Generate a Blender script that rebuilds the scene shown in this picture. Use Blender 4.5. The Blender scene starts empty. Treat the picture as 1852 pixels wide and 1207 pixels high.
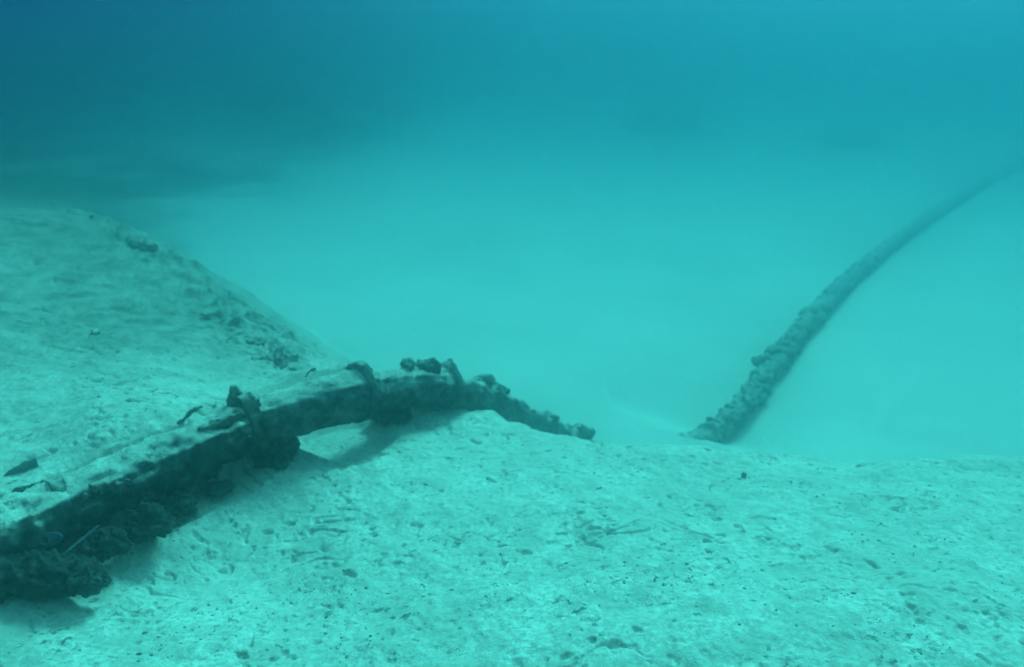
import bpy, math, random
import numpy as np
from mathutils import Vector

# ------------------------------------------------------------------ camera, light, exposure
sc = bpy.context.scene
CAM_Z = 6.0                      # metres above the reference depth
F = 1604.0                       # focal length in pixels of the 1852 px wide photograph
PITCH = math.radians(19.0)
cam_data = bpy.data.cameras.new('camera')
cam = bpy.data.objects.new('camera', cam_data)
sc.collection.objects.link(cam)
cam.location = (0, 0, CAM_Z)
cam.rotation_euler = (math.radians(90) - PITCH, 0, 0)
cam_data.sensor_width = 36
cam_data.lens = 36 * F / 1852
cam_data.clip_end = 2000
cam_data.dof.use_dof = True
cam_data.dof.focus_distance = 4.0
cam_data.dof.aperture_fstop = 1.9
sc.camera = cam

sc.view_settings.view_transform = 'Standard'
sc.view_settings.look = 'None'
sc.view_settings.exposure = 0.73
sc.view_settings.gamma = 1
sc.view_settings.use_curve_mapping = False
sc.cycles.max_bounces = 9
sc.cycles.diffuse_bounces = 3
sc.cycles.glossy_bounces = 1
sc.cycles.volume_bounces = 6
sc.cycles.volume_step_rate = 1.0

SUN_AZ, SUN_EL = math.radians(24), math.radians(44)   # azimuth measured from +Y towards +X

world = bpy.data.worlds.new('World')
sc.world = world
world.use_nodes = True
nt = world.node_tree
nt.nodes.clear()
def N(nt, kind, **kw):
    n = nt.nodes.new(kind)
    for k, v in kw.items():
        setattr(n, k, v)
    return n
def mapr(nt, src, a, b, c=0.0, d=1.0, smooth=True):
    m = N(nt, 'ShaderNodeMapRange')
    if smooth: m.interpolation_type = 'SMOOTHSTEP'
    nt.links.new(src, m.inputs[0])
    for i, v in ((1, a), (2, b), (3, c), (4, d)):
        m.inputs[i].default_value = v
    return m.outputs[0]
def mixc(nt, fac, a, b, blend='MIX'):
    m = N(nt, 'ShaderNodeMix', data_type='RGBA', blend_type=blend)
    for sock, v in ((m.inputs[0], fac), (m.inputs[6], a), (m.inputs[7], b)):
        if isinstance(v, (int, float)): sock.default_value = v
        elif isinstance(v, tuple): sock.default_value = (*v, 1) if len(v) == 3 else v
        else: nt.links.new(v, sock)
    return m.outputs[2]
# the open water around and above: dark blue deep water to the left, paler to the right, bright cyan overhead
tc = N(nt, 'ShaderNodeTexCoord')
sp = N(nt, 'ShaderNodeSeparateXYZ')
nt.links.new(tc.outputs['Generated'], sp.inputs[0])
side = mapr(nt, sp.outputs[0], -0.46, 0.08)
horizon = mixc(nt, side, (0.008, 0.0, 0.17), (0.035, 0.26, 0.37))
up = mapr(nt, sp.outputs[2], 0.40, 1.0)
col = mixc(nt, up, horizon, (0.12, 1.05, 1.02))
bg = N(nt, 'ShaderNodeBackground')
bg.inputs[1].default_value = 0.9
nt.links.new(col, bg.inputs[0])
wo = N(nt, 'ShaderNodeOutputWorld')
nt.links.new(bg.outputs[0], wo.inputs[0])

sun_data = bpy.data.lights.new('sun', 'SUN')
sun = bpy.data.objects.new('sun', sun_data)
sc.collection.objects.link(sun)
d = Vector((math.sin(SUN_AZ) * math.cos(SUN_EL), math.cos(SUN_AZ) * math.cos(SUN_EL), math.sin(SUN_EL)))
sun.rotation_euler = d.to_track_quat('Z', 'Y').to_euler()
sun.location = (0, 0, 30)
sun_data.energy = 5.0
sun_data.angle = math.radians(14)          # daylight spread by the water surface
sun_data.color = (0.12, 1.0, 0.90)        # daylight after some metres of sea water

# ------------------------------------------------------------------ helpers
rng = np.random.default_rng(7)
random.seed(7)
SP, CP = math.sin(PITCH), math.cos(PITCH)
def P(px, py, zc):
    """point seen at a pixel of the photograph, zc metres deep along the lens axis"""
    u, v = (px - 926) / F, (py - 603.5) / F
    return np.array((u * zc, zc * (CP - v * SP), CAM_Z - zc * (SP + v * CP)))

_perm = rng.permutation(4096)
_grad = rng.normal(size=(4096, 3)); _grad /= np.linalg.norm(_grad, axis=1)[:, None]
def noise3(p):
    """gradient noise, p (n,3)"""
    p = np.asarray(p, dtype=float)
    i = np.floor(p).astype(int); f = p - i
    w = f * f * f * (f * (f * 6 - 15) + 10)
    out = np.zeros(len(p))
    for dx in (0, 1):
        for dy in (0, 1):
            for dz in (0, 1):
                h = _perm[(i[:, 2] + dz) & 4095]
                h = _perm[(h + i[:, 1] + dy) & 4095]
                h = _perm[(h + i[:, 0] + dx) & 4095]
                g = _grad[h]
                dd = f - np.array((dx, dy, dz))
                wt = (w[:, 0] if dx else 1 - w[:, 0]) * (w[:, 1] if dy else 1 - w[:, 1]) * (w[:, 2] if dz else 1 - w[:, 2])
                out += wt * np.einsum('ij,ij->i', g, dd)
    return out
def fbm(p, octaves=4, gain=0.5):
    p = np.asarray(p, dtype=float)
    s, a = np.zeros(len(p)), 1.0
    for k in range(octaves):
        s += a * noise3(p + 31.7 * k)
        p = p * 2.03; a *= gain
    return s
def n2(x, y, s, octaves=3, off=0.0, gain=0.5):
    return fbm(np.stack([x / s + off, y / s + off * 1.7, np.full_like(x, off)], 1), octaves, gain)

def link_mesh(name, verts, faces, mat, parent=None, smooth=True):
    me = bpy.data.meshes.new(name)
    verts = np.asarray(verts, dtype=float)
    if isinstance(faces, np.ndarray):
        nf = len(faces); k = faces.shape[1]
        me.vertices.add(len(verts)); me.vertices.foreach_set('co', verts.ravel())
        me.loops.add(nf * k); me.loops.foreach_set('vertex_index', faces.ravel().astype(np.int32))
        me.polygons.add(nf); me.polygons.foreach_set('loop_start', np.arange(0, nf * k, k, dtype=np.int32))
        me.update(calc_edges=True); me.validate()
    else:
        me.from_pydata([tuple(v) for v in verts], [], faces); me.update()
    me.polygons.foreach_set('use_smooth', [smooth] * len(me.polygons))
    me.materials.append(mat)
    o = bpy.data.objects.new(name, me)
    sc.collection.objects.link(o)
    if parent: o.parent = parent
    return o
def tag(o, label=None, cat=None, group=None, kind=None):
    if label: o['label'] = label
    if cat: o['category'] = cat
    if group: o['group'] = group
    if kind: o['kind'] = kind
    return o
def empty(name, loc):
    o = bpy.data.objects.new(name, None)
    sc.collection.objects.link(o)
    o.location = tuple(loc)
    return o
def reorigin(o, loc):
    """put the object's origin at loc, the mesh staying where it is"""
    loc = Vector(tuple(loc))
    o.data.transform(__import__('mathutils').Matrix.Translation(-loc))
    o.location = loc
    return o

# ------------------------------------------------------------------ materials
def new_mat(name, rough=0.95):
    m = bpy.data.materials.new(name); m.use_nodes = True
    t = m.node_tree; b = t.nodes['Principled BSDF']
    b.inputs['Roughness'].default_value = rough
    b.inputs['Specular IOR Level'].default_value = 0.08
    return m, t, b
def noise_n(t, scale, detail=4, rough=0.55, vec=None):
    n = N(t, 'ShaderNodeTexNoise'); n.inputs['Scale'].default_value = scale
    n.inputs['Detail'].default_value = detail; n.inputs['Roughness'].default_value = rough
    if vec is not None: t.links.new(vec, n.inputs['Vector'])
    return n.outputs['Fac']
def bump(t, b, h, strength, dist):
    n = N(t, 'ShaderNodeBump'); n.inputs['Strength'].default_value = strength; n.inputs['Distance'].default_value = dist
    t.links.new(h, n.inputs['Height']); t.links.new(n.outputs[0], b.inputs['Normal'])
def geo_pos(t):
    return N(t, 'ShaderNodeNewGeometry')

SAND = (0.57, 0.52, 0.465)
def sand_colour(t, pos):
    broad = mapr(t, noise_n(t, 0.9, 4, 0.6, pos), 0.35, 0.65)
    c = mixc(t, broad, (0.47, 0.43, 0.38), SAND)
    c = mixc(t, mapr(t, noise_n(t, 4.5, 5, 0.7, pos), 0.36, 0.60), (0.36, 0.33, 0.285), c)
    fine = mapr(t, noise_n(t, 26, 4, 0.75, pos), 0.40, 0.58)
    c = mixc(t, fine, (0.33, 0.30, 0.26), c)
    return c
def speckled(t, pos, c, where=None):
    # dark flecks of shell, algae and coal-like grit, gathered in drifts
    clus = mapr(t, noise_n(t, 2.2, 3, 0.6, pos), 0.42, 0.62)
    fl = mapr(t, noise_n(t, 17, 3, 0.6, pos), 0.575, 0.64)
    m = N(t, 'ShaderNodeMath', operation='MULTIPLY'); t.links.new(clus, m.inputs[0]); t.links.new(fl, m.inputs[1])
    f = m.outputs[0]
    if where is not None:
        m2 = N(t, 'ShaderNodeMath', operation='MULTIPLY'); t.links.new(f, m2.inputs[0]); t.links.new(where, m2.inputs[1]); f = m2.outputs[0]
    return mixc(t, f, c, (0.10, 0.11, 0.09))

sand_mat, t, b = new_mat('sand')
g = geo_pos(t); pos = g.outputs['Position']
att = N(t, 'ShaderNodeAttribute', attribute_name='silt')       # 1 on the coarse bank, 0 on the fine silt of the valley
coarse = att.outputs['Fac']
c_silt = mixc(t, mapr(t, noise_n(t, 0.35, 4, 0.6, pos), 0.35, 0.7), (0.37, 0.34, 0.305), (0.43, 0.40, 0.355))
c_bank = speckled(t, pos, sand_colour(t, pos))
# a film of algae darkens the left bank in patches, thickest along its lip; shade painted over its sunlit flank
alg_shade = N(t, 'ShaderNodeAttribute', attribute_name='algae_shade').outputs['Fac']
am = N(t, 'ShaderNodeMath', operation='MULTIPLY'); t.links.new(alg_shade, am.inputs[0])
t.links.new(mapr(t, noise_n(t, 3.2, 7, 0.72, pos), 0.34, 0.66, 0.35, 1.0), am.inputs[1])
sx = N(t, 'ShaderNodeSeparateXYZ'); t.links.new(pos, sx.inputs[0])
def weed(x0, x1, y0, y1, ns, amp):
    # weed bed with a ragged edge: left of x0..x1 and beyond y0..y1
    n = N(t, 'ShaderNodeMath', operation='MULTIPLY_ADD'); t.links.new(noise_n(t, ns, 5, 0.65, pos), n.inputs[0]); n.inputs[1].default_value = amp; t.links.new(sx.outputs[0], n.inputs[2])
    n_y = N(t, 'ShaderNodeMath', operation='MULTIPLY_ADD'); t.links.new(noise_n(t, ns * 0.8, 5, 0.65, pos), n_y.inputs[0]); n_y.inputs[1].default_value = amp * 2; t.links.new(sx.outputs[1], n_y.inputs[2])
    m = N(t, 'ShaderNodeMath', operation='MULTIPLY')
    t.links.new(mapr(t, n.outputs[0], x0, x1, 1, 0), m.inputs[0]); t.links.new(mapr(t, n_y.outputs[0], y0, y1), m.inputs[1])
    return m.outputs[0]
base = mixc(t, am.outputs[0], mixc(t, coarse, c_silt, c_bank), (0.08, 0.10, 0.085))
base = mixc(t, weed(-16, -4, 70, 100, 0.16, 34), base, (0.10, 0.13, 0.11))
pm = N(t, 'ShaderNodeMath', operation='MULTIPLY'); t.links.new(weed(-5, -1, 31, 42, 0.45, 12), pm.inputs[0])
t.links.new(mapr(t, noise_n(t, 0.17, 5, 0.65, pos), 0.42, 0.58), pm.inputs[1])
base = mixc(t, pm.outputs[0], base, (0.025, 0.035, 0.03))
t.links.new(base, b.inputs['Base Color'])
h = N(t, 'ShaderNodeMath', operation='MULTIPLY'); t.links.new(noise_n(t, 30, 5, 0.7, pos), h.inputs[0]); t.links.new(coarse, h.inputs[1])
bump(t, b, h.outputs[0], 0.7, 0.025)

def crusted(name, dark, mid, sandy=0.55, soft=0.2, scale=9.0):
    """old encrusted surface with sediment lying on whatever faces up"""
    m, t, b = new_mat(name)
    g = geo_pos(t); pos = g.outputs['Position']
    c = mixc(t, mapr(t, noise_n(t, scale, 5, 0.7, pos), 0.38, 0.66), dark, mid)
    s = N(t, 'ShaderNodeSeparateXYZ'); t.links.new(g.outputs['Normal'], s.inputs[0])
    a = N(t, 'ShaderNodeMath', operation='MULTIPLY_ADD')
    t.links.new(noise_n(t, 7, 6, 0.75, pos), a.inputs[0]); a.inputs[1].default_value = 0.9
    t.links.new(s.outputs[2], a.inputs[2])
    dust = mapr(t, a.outputs[0], sandy + 0.45 - soft, sandy + 0.45 + soft)
    t.links.new(mixc(t, dust, c, speckled(t, pos, sand_colour(t, pos))), b.inputs['Base Color'])
    bump(t, b, noise_n(t, 28, 5, 0.7, pos), 0.8, 0.03)
    return m
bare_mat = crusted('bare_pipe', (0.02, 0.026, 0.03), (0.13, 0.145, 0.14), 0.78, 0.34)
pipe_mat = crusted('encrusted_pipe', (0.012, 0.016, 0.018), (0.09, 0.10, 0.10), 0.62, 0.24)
hazed_mat = crusted('hazed_pipe', (0.13, 0.14, 0.13), (0.28, 0.28, 0.25), 1.0, 0.35)  # paler pipe tone for the far run, haze fading put into the colour
growth_mat = crusted('marine_growth', (0.014, 0.018, 0.02), (0.11, 0.11, 0.10), 0.95, 0.2, 14)
rock_mat = crusted('dark_rock', (0.012, 0.016, 0.02), (0.06, 0.062, 0.06), 1.25, 0.2, 14)
ledge_mat = crusted('ledge_rock', (0.05, 0.06, 0.055), (0.26, 0.25, 0.22), 0.85, 0.25, 8)
reef_mat = crusted('seagrass_reef', (0.012, 0.02, 0.015), (0.035, 0.05, 0.035), 1.6, 0.2, 2)
metal_mat = crusted('pale_metal', (0.03, 0.045, 0.06), (0.09, 0.11, 0.13), 1.2, 0.2)

# ------------------------------------------------------------------ the pipeline's course
R0 = 0.205
COURSE = [(-260, 1075, 5.0), (-120, 1010, 5.55), (0, 952, 6.0), (110, 920, 6.3), (210, 880, 6.55), (355, 815, 6.95), (455, 768, 7.25),
          (550, 737, 7.5), (655, 711, 7.95), (740, 700, 8.5), (800, 702, 8.95), (850, 713, 9.5), (900, 731, 10.0), (960, 760, 10.7), (1040, 800, 11.5), (1100, 838, 11.9),
          (1180, 842, 12.3), (1230, 814, 12.5), (1290, 785, 12.95), (1350, 728, 13.7), (1400, 660, 14.9), (1500, 543, 18.3), (1600, 453, 24.0), (1700, 382, 31.0),
          (1800, 320, 40.0), (1900, 275, 50.0), (2050, 225, 63.0)]
ctrl = np.array([P(*c) for c in COURSE])
cpx = np.array([c[0] for c in COURSE], float)
def catmull(ctrl, px, step=0.02):
    pts, pxs = [], []
    n = len(ctrl)
    for i in range(n - 1):
        p0, p1, p2, p3 = ctrl[max(i - 1, 0)], ctrl[i], ctrl[i + 1], ctrl[min(i + 2, n - 1)]
        L = np.linalg.norm(p2 - p1); k = max(2, int(L / step))
        for s in np.arange(k) / k:
            pts.append(0.5 * ((2 * p1) + (-p0 + p2) * s + (2 * p0 - 5 * p1 + 4 * p2 - p3) * s * s + (-p0 + 3 * p1 - 3 * p2 + p3) * s ** 3))
            pxs.append(px[i] + (px[i + 1] - px[i]) * s)
    return np.array(pts), np.array(pxs)
PATH, PATHPX = catmull(ctrl, cpx)
def at_px(px):
    return int(np.argmin(np.abs(PATHPX - px)))

def frames(pts):
    T = np.gradient(pts, axis=0); T /= np.linalg.norm(T, axis=1)[:, None]
    S = np.cross(T, (0, 0, 1)); S /= np.linalg.norm(S, axis=1)[:, None]
    U = np.cross(S, T)
    return T, S, U

# ------------------------------------------------------------------ seabed
BANK = [(0, 1150, 5.25), (-300, 1150, 5.2), (200, 1207, 5.05), (900, 1207, 5.1), (900, 1500, 4.3), (100, 1500, 4.1), (1852, 1500, 4.2), (1852, 1207, 5.0), (1400, 1100, 5.5), (900, 1000, 6.35), (1400, 950, 6.7),
        (1050, 802, 8.5), (1250, 808, 8.3), (1330, 817, 8.3), (1852, 842, 8.0), (2200, 850, 7.9), (850, 750, 9.0), (950, 780, 8.8),
        (600, 870, 7.25), (600, 820, 7.65), (480, 885, 7.1), (400, 930, 6.75), (250, 990, 6.3), (120, 1075, 5.75), (720, 770, 8.35), (720, 850, 7.5), (680, 748, 8.6),
        (300, 748, 7.0), (150, 815, 6.6), (0, 860, 6.4), (-200, 930, 5.8), (0, 780, 6.95), (100, 600, 9.3), (0, 600, 9.1), (-300, 600, 8.5),
        (200, 402, 15.0), (0, 362, 17.0), (-200, 340, 18), (550, 672, 9.0), (400, 542, 11.4), (300, 470, 13.2), (240, 412, 15), (300, 600, 9.6), (420, 715, 8.1), (520, 690, 8.6), (650, 690, 8.75)]
bp = np.array([P(*c) for c in BANK])
def rbf_fit(p, v, smooth=0.02):
    d2 = ((p[:, None] - p[None]) ** 2).sum(-1)
    K = np.where(d2 > 0, 0.5 * d2 * np.log(d2 + 1e-12), 0)
    n = len(p); A = np.zeros((n + 3, n + 3)); A[:n, :n] = K + smooth * np.eye(n)
    A[:n, n] = 1; A[:n, n + 1:] = p; A[n, :n] = 1; A[n + 1:, :n] = p.T
    return np.linalg.solve(A, np.concatenate([v, [0, 0, 0]]))
W = rbf_fit(bp[:, :2], bp[:, 2])
def rbf(x, y):
    out = np.full(len(x), W[-3]) + W[-2] * x + W[-1] * y
    for i, q in enumerate(bp):
        d2 = (x - q[0]) ** 2 + (y - q[1]) ** 2
        out += W[i] * 0.5 * d2 * np.log(d2 + 1e-12)
    return out
# the lip of the bank, in plan, from far left to far right (the valley lies beyond it)
LIP = np.array([(-110, 160), (-40, 75), (-17, 34), (-11, 21)] + [tuple(P(*c)[:2]) for c in
      ((150, 385, 16.4), (250, 420, 14.6), (320, 478, 13.2), (400, 540, 11.6), (480, 605, 10.2), (560, 672, 9.2), (680, 690, 8.85), (770, 715, 9.0),
       (850, 745, 9.0), (950, 778, 8.75), (1050, 800, 8.5), (1250, 806, 8.3), (1330, 815, 8.3), (1600, 830, 8.15), (1852, 840, 8.05), (2200, 850, 8.0))] + [(14, 6.5), (40, 2)])
def lip_dist(x, y):
    """signed distance to the lip, positive over the valley"""
    best = np.full(len(x), 1e9); sgn = np.zeros(len(x))
    for a, b_ in zip(LIP[:-1], LIP[1:]):
        ab = b_ - a; tt = np.clip(((x - a[0]) * ab[0] + (y - a[1]) * ab[1]) / (ab @ ab), 0, 1)
        dx, dy = x - (a[0] + tt * ab[0]), y - (a[1] + tt * ab[1])
        dd = np.hypot(dx, dy)
        cr = ab[0] * (y - a[1]) - ab[1] * (x - a[0])
        m = dd < best
        best = np.where(m, dd, best); sgn = np.where(m, np.sign(cr), sgn)
    return best * sgn
_vx = np.array([0, 10, 13, 17.5, 23, 30, 40, 60, 100, 200, 700]); _vz = np.array([.55, .55, .55, .55, .45, .2, -.15, -.5, -.9, -1.4, -2.0])
def ground(x, y, detail=True):
    x = np.atleast_1d(np.asarray(x, float)); y = np.atleast_1d(np.asarray(y, float))
    r = np.hypot(x, y)
    inside = np.clip((24 - r) / 8, 0, 1)
    cx, cy = x * np.minimum(1, 22 / np.maximum(r, .1)), y * np.minimum(1, 22 / np.maximum(r, .1))
    back = np.clip((y - 0.5) / 2.5, 0, 1)
    bank = rbf(cx, np.maximum(cy, 1.5))
    bank = np.maximum(bank, 1.9); bank = np.where(bank > 3.0, 3.0 + 0.35 * np.tanh((bank - 3.0) / 0.35), bank) - 0.13 * np.clip(y - 15.5, 0, 26)
    s = lip_dist(x, y) + 0.30 * n2(x, y, 1.5, 5, 5.0, 0.65)
    sp_ = np.where(s > 0, s, 0)
    fall = 0.78 * (np.sqrt(sp_ ** 2 + 0.09) - 0.3) 
    z1 = bank - fall
    z2 = np.interp(r, _vx, _vz) + 0.35 * n2(x, y, 14, 2, 9.0) * np.clip((r - 14) / 10, 0, 1)
    k = 0.35
    hh = np.clip(0.5 + 0.5 * (z1 - z2) / k, 0, 1)
    z = z2 * (1 - hh) + z1 * hh + k * hh * (1 - hh)
    coarse = np.clip(1 - s / 1.2, 0, 1)
    # the far valley floor keeps under the far run of pipe
    if detail:
        near = np.clip((26 - r) / 12, 0, 1) * (0.15 + 0.85 * coarse)
        z = z + near * (0.085 * n2(x, y, 1.3, 3, 1.0) + 0.035 * n2(x, y, 0.32, 3, 2.0) + 0.012 * n2(x, y, 0.09, 2, 3.0))
        # little pits and burrows, gathered in drifts
        pit = n2(x, y, 0.11, 2, 4.0); clus = n2(x, y, 0.9, 2, 6.0)
        rim = np.exp(-(s / 0.55) ** 2) * np.clip((-1.2 - x) / 1.5, 0, 1) * (r < 26)
        z = z + 0.16 * rim * (np.abs(n2(x, y, 0.55, 4, 21.0, 0.6)) * 1.6 - 0.5)
        z = z - near * 0.03 * np.clip((pit - 0.22) / 0.25, 0, 1) * np.clip((clus + 0.15) / 0.3, 0, 1)
        sc_ = n2(x, y * 1.6, 0.42, 2, 8.0)
        z = z - near * 0.03 * np.clip(1 - np.abs(sc_ - 0.12) / 0.06, 0, 1) * np.clip((clus - 0.18) / 0.25, 0, 1)
    return z, coarse

# fan-shaped sheet: dense where it is seen near, reaching far out all round
ang = np.concatenate([np.linspace(-180, -38, 110, endpoint=False), np.linspace(-38, 38, 1000), np.linspace(38, 180, 111)[1:-1]])
rad = np.concatenate([[0.3, 1, 2, 3], np.geomspace(3.6, 11, 640), np.geomspace(11, 30, 170)[1:], np.geomspace(30, 420, 60)[1:]])
A, Rr = np.meshgrid(np.radians(ang), rad)
gx, gy = (Rr * np.sin(A)).ravel(), (Rr * np.cos(A)).ravel()
gz, gco = ground(gx, gy)
# keep sand clear of the pipe's underside where it spans, on the viewer's side
pp = PATH[::6]
_T, _S, _U = frames(PATH); pS = _S[::6]
HOL = P(612, 735, 8.0)[:2]; HT = (P(652, 711, 7.95) - P(552, 737, 7.5))[:2]; HT = HT / np.linalg.norm(HT)
def carve(x, y, z):
    m = (np.hypot(x, y) < 16)
    idx = np.where(m)[0]
    for blk in np.array_split(idx, 60):
        if len(blk) == 0: continue
        d2 = (x[blk, None] - pp[None, :, 0]) ** 2 + (y[blk, None] - pp[None, :, 1]) ** 2
        j = d2.argmin(1); dist = np.sqrt(d2[np.arange(len(blk)), j]); pz = pp[j, 2]
        sd = (x[blk] - pp[j, 0]) * pS[j, 0] + (y[blk] - pp[j, 1]) * pS[j, 1]      # + on the viewer's side
        sd = np.sign(sd) * dist
        px = np.interp(j * 6, np.arange(len(PATHPX)), PATHPX)
        span = np.clip((px + 230) / 60, 0, 1) * np.clip((790 - px) / 80, 0, 1)
        wob = 0.05 * n2(x[blk], y[blk], 0.5, 2, 12.0)
        gap = 0.15 + 0.20 * np.exp(-((px - 600) / 75) ** 2) + 0.05 * np.exp(-((px - 420) / 60) ** 2) + wob
        lim = pz - R0 - gap + np.clip(sd - 0.35, 0, None) * 0.9 + np.clip(-sd - 0.04, 0, None) * 4.5
        lim = np.where(span > 0, lim + (1 - span) * 0.6, 99)
        # sand has banked up against the far side
        bankup = pz + R0 * 0.80 + 0.4 * wob - np.clip(-sd - 0.25, 0, None) * 0.22
        wgt = np.clip((-sd - 0.06) / 0.08, 0, 1) * np.clip((535 - px) / 50, 0, 1) * np.clip((2.9 + sd) / 2.6, 0, 1)
        zz = np.minimum(z[blk], lim)
        df = bankup - zz; zz = zz + 0.5 * (df + np.sqrt(df * df + 0.004)) * wgt
        # the scoured hollow the pipe spans right of the propping rock
        hx, hy = x[blk] - HOL[0], y[blk] - HOL[1]
        al = hx * HT[0] + hy * HT[1]; ac = hx * HT[1] - hy * HT[0]
        dh = np.hypot(al / np.where(al < 0, 0.75, 1.25), ac) + 0.5 * wob
        zh = CAM_Z - 3.64 + 0.62 * np.clip(dh - 0.34, 0, None) + 0.8 * np.clip(dh - 0.8, 0, None) ** 2
        z[blk] = np.minimum(zz, zh)
    return z
gz = carve(gx, gy, gz)
# silt drifted up along both sides of the far run, so that it lies half buried
_k = PATHPX > 1235; fp = np.concatenate([PATH[_k][:500:5], PATH[_k][500::25]]); fpx = np.concatenate([PATHPX[_k][:500:5], PATHPX[_k][500::25]])
ft = (fp[20] - fp[0])[:2]; ft = ft / np.linalg.norm(ft)
def drift(x, y, z):
    idx = np.where((x > 1.5) & (y > 9) & (y < 75) & (x < 45))[0]
    for blk in np.array_split(idx, 40):
        if len(blk) == 0: continue
        d2 = (x[blk, None] - fp[None, :, 0]) ** 2 + (y[blk, None] - fp[None, :, 1]) ** 2
        j = d2.argmin(1); dist = np.sqrt(d2[np.arange(len(blk)), j])
        bed = fp[j, 2] - R0 * 0.70 + 0.04 * n2(x[blk], y[blk], 3.0, 2, 31.0)
        w_ = np.clip(1 - dist / 2.6, 0, 1); al_ = np.clip(((x[blk] - fp[0, 0]) * ft[0] + (y[blk] - fp[0, 1]) * ft[1]) / 0.9, 0, 1)
        w_ = w_ * w_ * (3 - 2 * w_) * al_ * al_ * (3 - 2 * al_)
        z[blk] = z[blk] * (1 - w_) + (bed - 0.05 * dist) * w_
    return z
gz = drift(gx, gy, gz)
na, nr = len(ang), len(rad)
i0 = (np.arange(nr - 1)[:, None] * na + np.arange(na)[None, :]).ravel()
i1 = (np.arange(nr - 1)[:, None] * na + (np.arange(na) + 1)[None, :] % na).ravel()
faces = np.stack([i0, i1, i1 + na, i0 + na], 1)
verts = np.stack([gx, gy, gz], 1)
verts = np.vstack([verts, [0, 0, gz[:na].mean()]])
seabed = link_mesh('seabed', verts, faces, sand_mat)
at = seabed.data.attributes.new('silt', 'FLOAT', 'POINT')
at.data.foreach_set('value', np.concatenate([gco, [1]]).astype(np.float32))
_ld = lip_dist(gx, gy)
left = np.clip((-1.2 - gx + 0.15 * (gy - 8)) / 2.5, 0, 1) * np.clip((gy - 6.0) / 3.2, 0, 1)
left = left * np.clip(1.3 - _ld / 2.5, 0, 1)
alg_shade_v = left * np.clip(0.95 + 0.45 * n2(gx, gy, 2.4, 4, 14.0) + 0.35 * np.clip((gy - 11.5) / 4, 0, 1) + 0.85 * np.exp(-(np.where(_ld > 0, _ld * 0.30, _ld) / 0.5) ** 2), 0, 1) * (gy < 40)  # algae patches, plus painted shade down the flank beyond the lip
alg_shade_v = np.maximum(alg_shade_v, 0.35 * np.clip((-1.6 - gx) / 1.5, 0, 1) * np.clip((5.4 - gy) / 1.2, 0, 1))
at2 = seabed.data.attributes.new('algae_shade', 'FLOAT', 'POINT')
at2.data.foreach_set('value', np.concatenate([alg_shade_v, [0]]).astype(np.float32))
tag(seabed, 'pale rippled sand bank sloping down to a smooth valley', None, None, 'structure')
def ground_z(x, y):
    z, _ = ground([x], [y]); return float(carve(np.array([x], float), np.array([y], float), z)[0])

# ------------------------------------------------------------------ tubes along the course
def tube(name, pts, rad, mat, parent, nseg=56, rough=0.012, scale=0.16, seed=0.0, caps=True, shape=None):
    """tube with an encrusted skin; rad may vary along it; shape(theta, s) adds relief"""
    T, S, U = frames(pts); n = len(pts)
    th = np.linspace(0, 2 * np.pi, nseg, endpoint=False)
    rad = np.broadcast_to(rad, (n,)).copy()
    base = (np.cos(th)[None, :, None] * S[:, None, :] + np.sin(th)[None, :, None] * U[:, None, :])
    flat = (pts[:, None, :] + base * rad[:, None, None]).reshape(-1, 3)
    dsp = rough * fbm(flat / scale + seed, 4, 0.6) * 1.6
    if shape is not None:
        s = np.linspace(0, 1, n)
        dsp = dsp + shape(np.broadcast_to(th[None, :], (n, nseg)), np.broadcast_to(s[:, None], (n, nseg))).ravel()
    v = flat + base.reshape(-1, 3) * dsp[:, None]
    i = np.arange(n - 1)[:, None] * nseg; j = np.arange(nseg)[None, :]
    q = np.stack([(i + j), (i + (j + 1) % nseg), (i + nseg + (j + 1) % nseg), (i + nseg + j)], -1).reshape(-1, 4)
    fs = [tuple(int(k) for k in f) for f in q]
    if caps:
        fs.append(tuple(range(nseg - 1, -1, -1))); fs.append(tuple((n - 1) * nseg + k for k in range(nseg)))
    return link_mesh(name, v, fs, mat, parent)
def blob(name, c, size, mat, parent=None, amp=0.35, scale=0.5, seed=0.0, sub=4, yaw=0.0, boxy=1.0):
    """irregular encrusted lump: an icosphere pushed in and out by noise"""
    import bmesh
    bm = bmesh.new(); bmesh.ops.create_icosphere(bm, subdivisions=sub, radius=1.0)
    p = np.array([v.co[:] for v in bm.verts])
    fs = [tuple(v.index for v in f.verts) for f in bm.faces]; bm.free()
    if boxy != 1.0:
        p = np.sign(p) * np.abs(p) ** boxy; p[:, :2] *= (1 + 0.18 * p[:, 2:3]); p[:, 0] -= 0.25 * p[:, 2]
    sz = np.array(size); m_ = float(np.prod(sz) ** (1 / 3))
    q_ = p * sz
    nd = p / sz; nd /= np.linalg.norm(nd, axis=1)[:, None]
    d_ = amp * fbm(q_ / (m_ * scale * 2.0) + seed, 5, 0.58) * 1.5
    ridg = amp * 0.45 * np.abs(fbm(q_ / (m_ * scale * 0.7) + seed + 9, 3, 0.6))
    p = q_ + nd * (np.minimum(m_, sz.min() * 1.6) * (d_ - ridg + 0.1 * amp))[:, None]
    cy_, sy_ = math.cos(yaw), math.sin(yaw)
    p = np.stack([p[:, 0] * cy_ - p[:, 1] * sy_, p[:, 0] * sy_ + p[:, 1] * cy_, p[:, 2]], 1)
    o = link_mesh(name, p, fs, mat, parent)
    o.location = tuple(c)
    return o

pipeline = empty('pipeline', (0, 0, 0))
tag(pipeline, 'encrusted dark pipeline crossing the sand bank and running off over the valley at upper right', 'pipeline')

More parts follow.
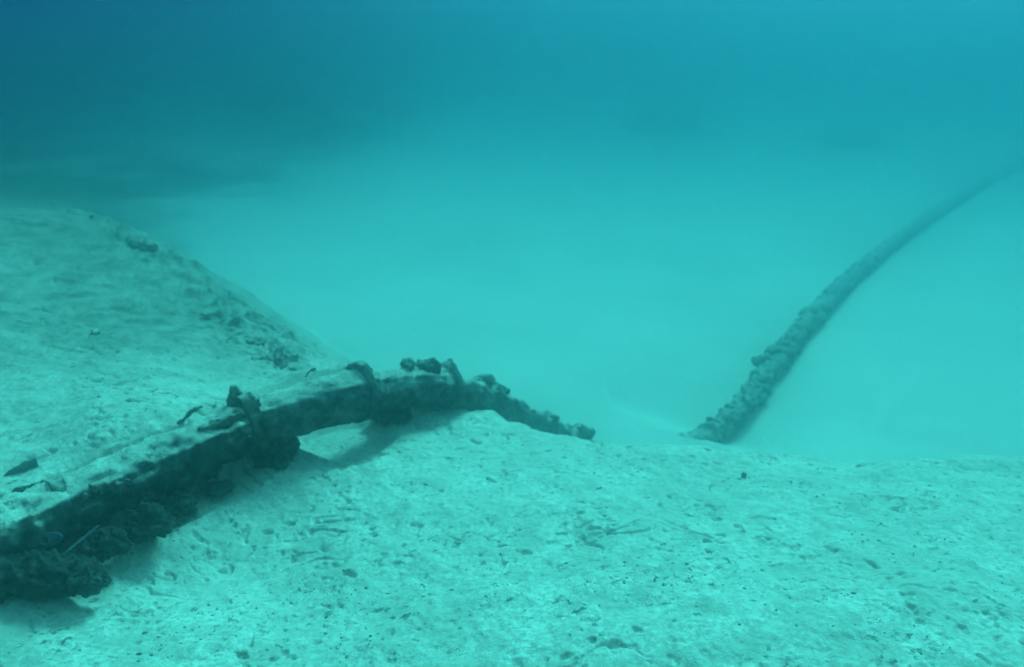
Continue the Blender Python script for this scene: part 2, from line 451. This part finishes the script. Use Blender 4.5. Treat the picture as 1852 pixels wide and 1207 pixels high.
def lid(side_amp=0.05, t0=0.62):
    """a flattened, sand-laden shoulder: the upper skin stands out past a sharp lip on the viewer's side"""
    def f(th, s):
        a = np.mod(th, 2 * np.pi)
        lip = np.exp(-((a - t0) / 0.10) ** 2)
        return side_amp * lip * (0.6 + 0.4 * np.sin(s * 9 + 1))
    return f
def section(px0, px1, r0, r1, seed, rough=0.014, shape=None, step=1, straight=False, sag=0.0):
    i, j = at_px(px0), at_px(px1)
    pts = PATH[i:j + 1:step]
    if straight:
        w = np.linspace(0, 1, len(pts))[:, None]; pts = PATH[i] * (1 - w) + PATH[j] * w + np.array([0, 0, sag]) * np.sin(w * np.pi)
    return tube('pipe_section', pts, np.linspace(r0, r1, len(pts)), hazed_mat if px0 >= 1030 else bare_mat if px0 > 440 else pipe_mat, pipeline, seed=seed, rough=rough, shape=shape)
section(-255, 104, R0 * 1.04, R0, 1.3, 0.034, lid(0.03), straight=True)
section(100, 452, R0, R0 * 1.04, 5.1, 0.034, lid(0.03), straight=True)
section(450, 652, R0 * 0.92, R0 * 1.17, 8.8, 0.024, lid(0.035, 0.75), straight=True, sag=0.01)
section(648, 800, R0 * 0.86, R0 * 0.95, 13.2, 0.026, lid(0.025, 0.9), straight=True, sag=0.02)
section(797, 884, R0 * 0.80, R0 * 0.86, 17.0, 0.026, straight=True)
section(880, 1042, R0 * 0.78, R0 * 0.72, 21.0, 0.035)
section(1038, 1170, R0 * 0.72, R0 * 0.9, 22.0, 0.035)
RF = R0 * 0.80
section(1166, 1300, RF * 1.05, RF * 1.05, 24.0, 0.06)
section(1296, 1420, RF * 1.05, RF, 28.0, 0.08, step=2)
section(1417, 1560, RF, RF, 33.0, 0.09, step=3)
section(1557, 1690, RF, RF * 1.05, 38.0, 0.09, step=4)
section(1688, 1840, RF * 1.05, RF * 1.3, 43.0, 0.10, step=5)
section(1838, 2050, RF * 1.3, RF * 1.5, 47.0, 0.10, step=8)

def collar(px, r, w, seed, bump_h=0.0, bump_w=0.3):
    i = at_px(px); k = max(2, int(w / 0.02 / 2))
    pts = PATH[i - k:i + k + 1]
    def f(th, s):
        return bump_h * np.exp(-((np.mod(th, 2 * np.pi) - 1.45) / bump_w) ** 2)
    return tube('joint_collar', pts, r, growth_mat, pipeline, seed=seed, rough=0.012, scale=0.09, shape=f)
collar(103, R0 * 1.10, 0.12, 2.0, 0.02)
collar(450, R0 * 1.15, 0.14, 4.0, 0.06, 0.35)
collar(646, R0 * 1.22, 0.08, 6.0, 0.05, 0.35)
collar(800, R0 * 1.12, 0.08, 7.0, 0.05, 0.3)
collar(884, R0 * 0.95, 0.12, 9.0, 0.02, 0.4)
for px in (1420, 1560, 1690):
    collar(px, RF * 1.12, 0.2, px * .1, 0.03)

# knobs and clumps of growth that stand on the pipe
def on_pipe(px, up=1.0, side=0.0):
    i = at_px(px); T, S, U = frames(PATH[i - 2:i + 3])
    return PATH[i] + U[2] * R0 * up - S[2] * side * 0, PATH[i], S[2], U[2]
def clump(px, up, sd, size, seed, amp=0.4, yaw=0.0, name='growth_clump', sub=4):
    i = at_px(px); T, S, U = frames(PATH[i - 2:i + 3])
    c = PATH[i] + U[2] * up + S[2] * sd
    return blob(name, c, size, hazed_mat if px > 1100 else growth_mat, pipeline, amp=amp, seed=seed, yaw=yaw, sub=sub)
clump(442, 0.235, -0.06, (0.075, 0.07, 0.10), 3.1)
clump(458, 0.20, 0.02, (0.08, 0.06, 0.05), 3.9)
clump(400, 0.17, 0.09, (0.20, 0.06, 0.05), 5.2, 0.4, 0.75)
clump(645, 0.235, -0.03, (0.075, 0.06, 0.065), 6.6)
clump(655, 0.19, 0.05, (0.04, 0.05, 0.08), 7.2)
clump(735, 0.215, -0.02, (0.07, 0.08, 0.05), 8.4)
clump(765, 0.20, 0.00, (0.12, 0.10, 0.08), 9.9)
clump(803, 0.20, 0.02, (0.035, 0.05, 0.10), 10.1)
clump(868, 0.19, 0.0, (0.13, 0.08, 0.05), 11.7)
clump(893, 0.15, 0.05, (0.09, 0.06, 0.05), 12.9)
clump(885, 0.07, 0.1, (0.09, 0.07, 0.12), 13.9)
clump(1035, 0.13, 0.0, (0.22, 0.10, 0.09), 15.0)
clump(985, 0.12, 0.0, (0.16, 0.10, 0.06), 16.0)
for k in range(34):
    px = 1215 + 560 * (k / 46) ** 1.1 + rng.uniform(-8, 8)
    s_ = rng.uniform(0.07, 0.13) * np.interp(px, [1200, 1300, 1450, 1800], [0.8, 1.1, 1.1, 1.5])
    clump(px, rng.uniform(-0.08, 0.11), rng.uniform(-0.15, 0.13), (s_, s_ * rng.uniform(.7, 1.1), s_ * rng.uniform(.7, 1.1)), 20 + k * 1.7, 0.6, rng.uniform(0, 3), sub=3)
for k in range(12):
    px = rng.uniform(-60, 430); a_ = rng.uniform(-0.9, 1.1); s_ = rng.uniform(0.02, 0.05)
    clump(px, R0 * math.sin(a_), R0 * math.cos(a_), (s_ * 1.4, s_, s_), 120 + k * 1.9, 0.6, rng.uniform(0, 3), sub=3)
# growth and clinging rubble hanging below the near run
for k, (px, up, sd, sx, sz) in enumerate([(60, -.22, .02, .22, .07), (150, -.20, -.02, .16, .06), (262, -.22, -.02, .14, .07), (318, -.23, .0, .13, .08),
        (365, -.21, -.03, .10, .05), (20, -.24, .05, .2, .09), (735, -.17, .0, .08, .04)]):
    clump(px, up, sd, (sx, 0.13, sz), 70 + k * 2.1, 0.5, 0.9)

# ------------------------------------------------------------------ placing things where a sight line meets the ground
def hit(px, py, z0=2.5):
    o = np.array((0, 0, CAM_Z)); d = P(px, py, 1.0) - o
    zc = np.concatenate([np.arange(4, 25, 0.04), np.arange(25, 200, 0.5)])
    q = o + d * zc[:, None]
    g, _ = ground(q[:, 0], q[:, 1], False); g = carve(q[:, 0], q[:, 1], g)
    k = np.argmax(q[:, 2] < g)
    return q[k], zc[k]
def stone(px, py, w, hgt, seed, label, mat=rock_mat, name='rock', deep=1.0, cat='rock', amp=0.4, yaw=0.3, sub=4, lift=0.35, group=None):
    q, zc = hit(px, py)
    a = w / 2 * zc / F; c = hgt / 2 * zc / F
    o = blob(name, (q[0], q[1], q[2] + c * lift), (a, a * deep, c), mat, None, amp=amp, seed=seed, yaw=yaw, sub=sub)
    return tag(o, label, cat, group)
def stone_at(px, py, zc, size, seed, label, mat=rock_mat, name='rock', cat='rock', amp=0.4, yaw=0.3, group=None, sub=5, boxy=1.0):
    return tag(blob(name, P(px, py, zc), size, mat, None, amp=amp, seed=seed, yaw=yaw, sub=sub, boxy=boxy), label, cat, group)

stone_at(498, 824, 7.45, (0.115, 0.14, 0.21), 60.1, 'blocky dark crusted rock propping the pipeline beside the bright sand hollow', boxy=0.72, amp=0.75)
stone_at(522, 868, 7.30, (0.10, 0.08, 0.035), 61.7, 'small flat dark rock at the foot of the blocky rock that props the pipeline', amp=0.5)
stone_at(268, 944, 6.30, (0.17, 0.15, 0.10), 62.3, 'lumpy dark rock with pale flecks in the shade under the pipeline', amp=0.5)
stone_at(332, 915, 6.65, (0.09, 0.09, 0.09), 63.3, 'small dark rock under the pipeline right of a larger lumpy rock', amp=0.45)
stone_at(395, 883, 6.95, (0.12, 0.10, 0.035), 63.9, 'low flat dark rock on the shaded sand under the pipeline', amp=0.45)
stone_at(88, 1040, 5.70, (0.21, 0.17, 0.12), 64.7, 'broad jagged dark rock below the near end of the pipeline', amp=0.5)
stone_at(158, 1052, 5.66, (0.125, 0.10, 0.07), 65.9, 'pointed dark rock at the right end of the rocks below the near pipeline', amp=0.45)
stone_at(190, 985, 6.05, (0.13, 0.12, 0.06), 67.3, 'low dark lump added to deepen the pipeline shade between the lower left rocks and a lumpy one', amp=0.6)  # added lump, stands in for the shadow on the sand here
stone_at(-25, 1050, 5.60, (0.24, 0.20, 0.13), 66.7, 'dark rock cut by the left edge below the pipeline', amp=0.5)
stone_at(706, 752, 8.55, (0.20, 0.16, 0.07), 68.9, 'dark rock wedged under the pipeline where it leaves the crest', amp=0.4)

# rock ledges along the lip of the left bank
stone(498, 650, 120, 46, 71.0, 'mottled rock ledge breaking out of the bank just above the pipeline', ledge_mat, 'rock_ledge', 0.7, 'ledge', 0.6, -0.7, 5, -0.35)
stone(455, 612, 70, 14, 72.0, 'thin rock ledge further up the lip of the left bank', ledge_mat, 'rock_ledge', 0.5, 'ledge', 0.6, -0.8, 4, -0.35)
stone(252, 442, 95, 20, 73.0, 'long low rock ledge high on the lip of the left bank', ledge_mat, 'rock_ledge', 0.28, 'ledge', 0.6, -0.72, 5, -0.2)

# loose stones
for (px, py, w, h_, sd, lb) in [
        (374, 570, 20, 10, 1, 'small dark stone near the lip of the left bank'),
        (166, 392, 9, 7, 2, 'tiny dark stone high on the left bank'),
        (172, 602, 20, 8, 3, 'small flat dark stone in the middle of the left bank'),
        (215, 656, 14, 7, 4, 'small dark stone on the left bank above the pipeline'),
        (1345, 866, 10, 20, 5, 'small upright stone near the crest of the right bank'),
        (977, 952, 15, 6, 6, 'small dark stone on the open sand right of the pipeline'),
        (352, 1105, 14, 9, 7, 'small dark stone on the sand in the lower left'),
        (1245, 1133, 22, 10, 8, 'dark stone on the sand near the bottom right'),
        (1035, 1140, 12, 9, 9, 'small round dark stone on the sand near the bottom middle'),
        (425, 1110, 16, 8, 10, 'low dark stone on the sand right of another in the lower left')]:
    stone(px, py, w, h_, 80 + sd * 1.37, lb, ledge_mat, 'stone', 0.8, 'stone', 0.35, sd * 0.7, 3, 0.3)

# splinters and a twig on the sand behind the pipeline
def splinter(name, a, b_, r0, r1, label, cat, seed, mat=rock_mat):
    n = 24; s = np.linspace(0, 1, n)[:, None]
    pts = a * (1 - s) + b_ * s + np.array([0, 0, 0.02]) * np.sin(s * 3.1)
    o = tube(name, pts, np.linspace(r0, r1, n), mat, None, nseg=16, rough=0.012, scale=0.06, seed=seed)
    return tag(o, label, cat)
splinter('broken_plank', P(-5, 872, 6.35), P(68, 838, 6.45), 0.012, 0.042, 'pointed dark splinter sticking out of the sand, the upper of two at the left edge', 'splinter', 3.0)
splinter('broken_plank', P(-20, 910, 6.15), P(66, 882, 6.22), 0.012, 0.036, 'dark splinter half buried in sand, the lower of two at the left edge', 'splinter', 5.0)
splinter('twig', P(322, 768, 6.98), P(366, 736, 7.05), 0.016, 0.009, 'thin dark twig leaning on the sand behind the pipeline', 'twig', 7.0)
splinter('twig', P(552, 682, 8.6), P(572, 668, 8.6), 0.009, 0.012, 'short stub of twig on the lip just above the pipeline', 'twig', 8.0)

# fittings at the near end of the pipeline: a drilled bracket and a loose rod
def bracket():
    c, e1, e2 = P(80, 978, 5.80), P(81, 978, 5.80) - P(80, 978, 5.80), P(80, 977, 5.80) - P(80, 978, 5.80)
    e1 /= np.linalg.norm(e1); e2 /= np.linalg.norm(e2)
    e1 = e1 * 0.97 + e2 * 0.16
    nrm = np.cross(e1, e2); nrm /= np.linalg.norm(nrm)
    n = 40; vs = []
    for zz in (0, -0.015):
        for (ra, rb, k0) in ((0.026, 0.026, 0), (0.12, 0.048, 1)):
            for k in range(n):
                t_ = 2 * math.pi * k / n
                xx = ra * math.cos(t_); 
                if k0 and xx < 0: xx *= 1.2
                vs.append(c + e1 * xx + e2 * rb * math.sin(t_) * (1 - 0.35 * k0 * (xx < 0) * min(1, -xx / 0.14 if xx < 0 else 0)) + nrm * zz)
    fs = []
    for k in range(n):
        l = (k + 1) % n
        fs += [(k, l, n + l, n + k), (2 * n + l, 2 * n + k, 3 * n + k, 3 * n + l), (n + k, n + l, 3 * n + l, 3 * n + k), (l, k, 2 * n + k, 2 * n + l)]
    return link_mesh('bracket', vs, fs, metal_mat, pipeline, False)
bracket()
_s = np.linspace(0, 1, 24)[:, None]
tube('rod', P(105, 1012, 5.9) * (1 - _s) + P(178, 952, 6.15) * _s, 0.011, metal_mat, pipeline, nseg=12, rough=0.004, scale=0.05, seed=4.0)

# grit, shell and coral rubble lying on the near sand
def rubble(n=1500):
    import bmesh
    bm = bmesh.new(); bmesh.ops.create_icosphere(bm, subdivisions=1, radius=1.0)
    p0 = np.array([v.co[:] for v in bm.verts]); f0 = np.array([[v.index for v in f.verts] for f in bm.faces]); bm.free()
    V, Fc, k = [], [], 0
    a = rng.uniform(-0.62, 0.62, n * 6); rr = np.exp(rng.uniform(np.log(4.3), np.log(17), n * 6))
    x, y = rr * np.sin(a), rr * np.cos(a)
    dens = n2(x, y, 0.8, 3, 6.0)
    keep = (dens + rng.normal(0, 0.12, len(x)) > 0.12) & (lip_dist(x, y) < -0.1)
    x, y = x[keep][:n], y[keep][:n]
    z, _ = ground(x, y); z = carve(x, y, z)
    for i in range(len(x)):
        s_ = min(0.005 * math.exp(rng.exponential(0.35)), 0.014)
        q = p0 * (1 + rng.uniform(-0.3, 0.3, (len(p0), 1))) * np.array((rng.uniform(.7, 1.6), rng.uniform(.6, 1.2), rng.uniform(.35, .8))) * s_
        t_ = rng.uniform(0, 6.28); q = np.stack([q[:, 0] * math.cos(t_) - q[:, 1] * math.sin(t_), q[:, 0] * math.sin(t_) + q[:, 1] * math.cos(t_), q[:, 2]], 1)
        V.append(q + (x[i], y[i], z[i] + s_ * 0.15)); Fc.append(f0 + k); k += len(p0)
    return link_mesh('rubble', np.concatenate(V), np.concatenate(Fc), rubble_mat)
rubble_mat, t, b = new_mat('rubble')
gi = N(t, 'ShaderNodeNewGeometry')
t.links.new(mixc(t, mapr(t, gi.outputs['Random Per Island'], 0, 1), (0.10, 0.10, 0.085), (0.30, 0.28, 0.24)), b.inputs['Base Color'])
tag(rubble(), 'small dark grit and shell fragments scattered over the near sand', None, None, 'stuff')

# low reef and weed patches far off across the valley
for (px, py, w, depth_m, hh, sd, lb) in [
        (70, 282, 190, 2.0, 0.35, 1, 'dark reef patch on the left above the sand bank, nearest of the far patches'),
        (150, 326, 90, 0.8, 0.12, 2, 'small faint reef patch in front of the large dark one at left'),
        (620, 252, 230, 7.0, 0.5, 5, 'long low reef patch left of centre with a tapering right end'),
        (520, 215, 160, 12.0, 1.5, 6, 'blurred reef hump behind the long low patch left of centre'),
        (722, 213, 90, 5.0, 0.5, 7, 'small oval reef patch at upper middle beyond the long low one'),
        (1205, 238, 110, 6.0, 0.7, 8, 'faint reef hump right of centre at the far side of the valley'),
        (1560, 260, 130, 6.0, 0.25, 9, 'faint low reef patch at the upper right above the pipeline')]:
    q, zc = hit(px, py)
    a = w / 2 * zc / F
    o = blob('reef_patch', (q[0], q[1], q[2]), (a, depth_m / 2, hh), reef_mat, None, amp=0.8, seed=100 + sd * 2.3, sub=5, scale=0.8)
    tag(o, lb, 'reef', 'reef patches across the valley')

# ------------------------------------------------------------------ haze: the sea water itself
import bmesh
bm = bmesh.new(); bmesh.ops.create_cube(bm, size=1.0)
me = bpy.data.meshes.new('haze'); bm.to_mesh(me); bm.free()
haze = bpy.data.objects.new('haze', me); sc.collection.objects.link(haze)
zlo, zhi = float(gz.min()) - 1.0, CAM_Z + 1.8
haze.scale = (900, 900, zhi - zlo); haze.location = (0, 0, (zhi + zlo) / 2)
hm = bpy.data.materials.new('sea_water'); hm.use_nodes = True
ht = hm.node_tree; ht.nodes.clear()
pv = N(ht, 'ShaderNodeVolumePrincipled')
pv.inputs['Color'].default_value = (0.42, 0.75, 0.82, 1)
pv.inputs['Density'].default_value = 0.071
pv.inputs['Anisotropy'].default_value = 0.965
ho = N(ht, 'ShaderNodeOutputMaterial'); ht.links.new(pv.outputs[0], ho.inputs['Volume'])
me.materials.append(hm)
tag(haze, 'blue green sea water thickening with distance', None, None, 'stuff')
